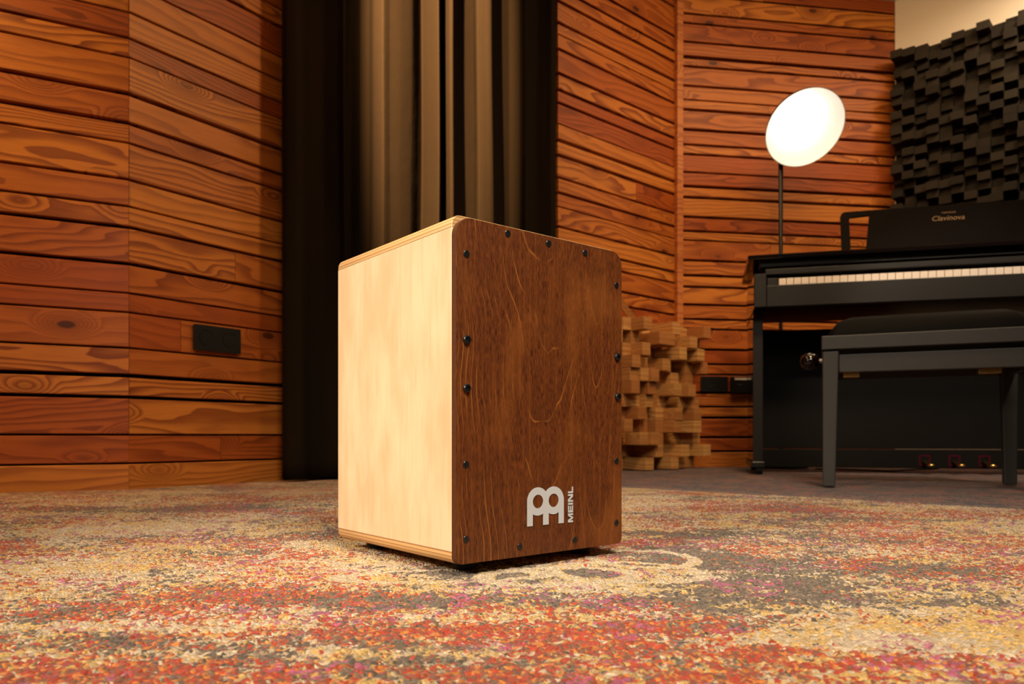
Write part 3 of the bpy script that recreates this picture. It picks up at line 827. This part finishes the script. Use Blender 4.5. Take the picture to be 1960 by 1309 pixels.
# ------------------------------------------------------------------ floor lamp
def build_lamp():
    cen=at(1541,245.5,3.06); toC=(Vector((0,0,CAMH))-cen).normalized()
    right=Vector((0,0,1)).cross(toC).normalized(); up=toC.cross(right).normalized()
    dirs=(right*.62-up*.78).normalized()
    A=(toC*math.cos(math.radians(30))+dirs*math.sin(math.radians(30))).normalized()
    R=.161
    Mo=Matrix.Translation(cen)@A.to_track_quat('Z','X').to_matrix().to_4x4()
    neck=cen-A*.150
    px=1494.5; Yp=neck.y+.03; Xp=(px-CX)/F*Yp
    root=thing('floor_lamp','lit floor lamp with a tilted bowl shade on a thin dark pole behind the piano','floor lamp',(Xp,Yp,0))
    iv=Matrix.Translation((-Xp,-Yp,0))
    Ml=iv@Mo
    outer=[(.030,-.150),(.050,-.145),(.075,-.120),(.110,-.085),(.140,-.048),(.157,-.018),(R,0),(R+.002,.001)]
    inner=[(R-.001,.0005),(.153,-.019),(.136,-.048),(.106,-.083),(.071,-.117),(.046,-.140),(.012,-.144)]
    sh=MB(); sh.lathe([(.0005,-.151)]+outer,56,0,Ml,caps=False).build('lamp_shade',M['lamp_black'],root,smooth=50)
    s2=MB()
    n=56; rings=[[tuple(Ml@Vector((r*math.cos(2*PI*k/n),r*math.sin(2*PI*k/n),z))) for k in range(n)] for r,z in [(R+.002,.001)]+inner]
    s2.loft(rings,0,caps=False); s2.build('shade_lining',M['white_enamel'],root,smooth=60,recalc=False)['label']='white enamel inside of the shade'
    b=MB(); b.lathe([(.003,-.045)]+[(.042*math.sin(q),-.085+.042*math.cos(q)) for q in np.linspace(.15,2.5,12)]+[(.014,-.135),(.013,-.142)],28,0,Ml)
    b.build('bulb',M['bulb'],root,smooth=60)
    zn=neck.z
    MB().tube([(0,0,.012),(0,0,zn-.02),(.002,0,zn)],.0115,16).build('pole',M['lamp_black'],root,smooth=60)
    nl=iv@neck
    MB().tube([(0,0,zn-.005),tuple(nl*.5+Vector((0,0,zn-.005))*.5),tuple(nl+A*.004)],.009,12).build('arm',M['lamp_black'],root,smooth=60)
    MB().lathe([(.11,0),(.115,.004),(.112,.012),(.03,.018),(.015,.03)],40).build('base',M['lamp_black'],root,smooth=40)
build_lamp()

# cable lying under the piano
pts=[]
for px,py,Y in ((1560,902,2.98),(1610,903,2.93),(1660,905,2.86),(1700,906,2.80),(1730,904,2.86),(1760,900,2.95),(1800,899,3.0)):
    q=at(px,py,Y); pts.append((q.x,q.y,.0035))
sm=[]
for i in range(len(pts)-1):
    for k in range(6):
        f=k/6; p0=Vector(pts[max(i-1,0)]);p1=Vector(pts[i]);p2=Vector(pts[i+1]);p3=Vector(pts[min(i+2,len(pts)-1)])
        sm.append(.5*((2*p1)+(p2-p0)*f+(2*p0-5*p1+4*p2-p3)*f*f+(3*p1-p0-3*p2+p3)*f**3))
tag(MB().tube(sm,.0035,8).build('power_cable',M['rubber'],smooth=60),'black cable lying on the rug under the piano pedals','cable')

# ------------------------------------------------------------------ lights
def area(name,loc,tgt,size,power,col,spread=180,size_y=None):
    l=bpy.data.lights.new(name,'AREA'); l.energy=power; l.color=col; l.size=size; l.spread=math.radians(spread)
    if size_y: l.shape='RECTANGLE'; l.size_y=size_y
    o=bpy.data.objects.new(name,l); COL.objects.link(o); o.location=loc
    o.rotation_euler=(Vector(tgt)-Vector(loc)).to_track_quat('-Z','Y').to_euler(); return o
def spot(name,loc,tgt,angle,power,col,blend=.5,rad=.05):
    l=bpy.data.lights.new(name,'SPOT'); l.energy=power; l.color=col; l.spot_size=math.radians(angle); l.spot_blend=blend; l.shadow_soft_size=rad
    o=bpy.data.objects.new(name,l); COL.objects.link(o); o.location=loc
    o.rotation_euler=(Vector(tgt)-Vector(loc)).to_track_quat('-Z','Y').to_euler(); return o
area('key_softbox',(-1.30,-.25,1.15),(-.10,.85,.14),.55,3.35,(1,.83,.64),38)
area('front_fill',(.45,-.35,1.75),(.18,.95,.0),.7,14,(1,.86,.68),80)  # fill light added to brighten the rug and cajon front
spot('wall_spot_left',(-1.35,.85,2.05),(-1.60,1.62,.60),78,85,(1,.60,.20),.9,.08)
spot('wall_spot_inner',(1.00,1.55,2.10),(-1.00,2.03,.95),44,68,(1,.63,.27),1,.13)
c_=spot('curtain_spot',(-.62,1.00,2.15),(-.275,2.50,1.75),86,2700,(1,.62,.29),.6,.02); c_.scale=(.16,1,1)
area('ceiling_light_right',(1.25,2.45,2.14),(1.2,3.3,1.0),1.5,12,(1,.68,.34),150,.25)
area('ceiling_light_corner',(2.12,2.68,2.13),(2.15,2.85,1.3),.25,6.5,(1,.76,.50),150)
area('centre_fill',(.75,1.25,2.14),(.95,3.0,.45),.4,9,(1,.66,.36),80)  # added fill for the wooden diffuser and lower back walls, no known ceiling fixture
spot('piano_fill',(1.25,.35,2.1),(1.60,2.40,.55),25,165,(1,.82,.62),.6,.06)  # unseen light added to lift the ivory keys, not a lamp of the room

w=bpy.data.worlds.new('world'); sc.world=w; w.use_nodes=True
w.node_tree.nodes['Background'].inputs[0].default_value=(1,.72,.45,1)
w.node_tree.nodes['Background'].inputs[1].default_value=.008

vs=sc.view_settings; vs.view_transform='Standard'; vs.look='None'; vs.gamma=1; vs.use_curve_mapping=False; vs.exposure=0
sc.cycles.use_denoising=True
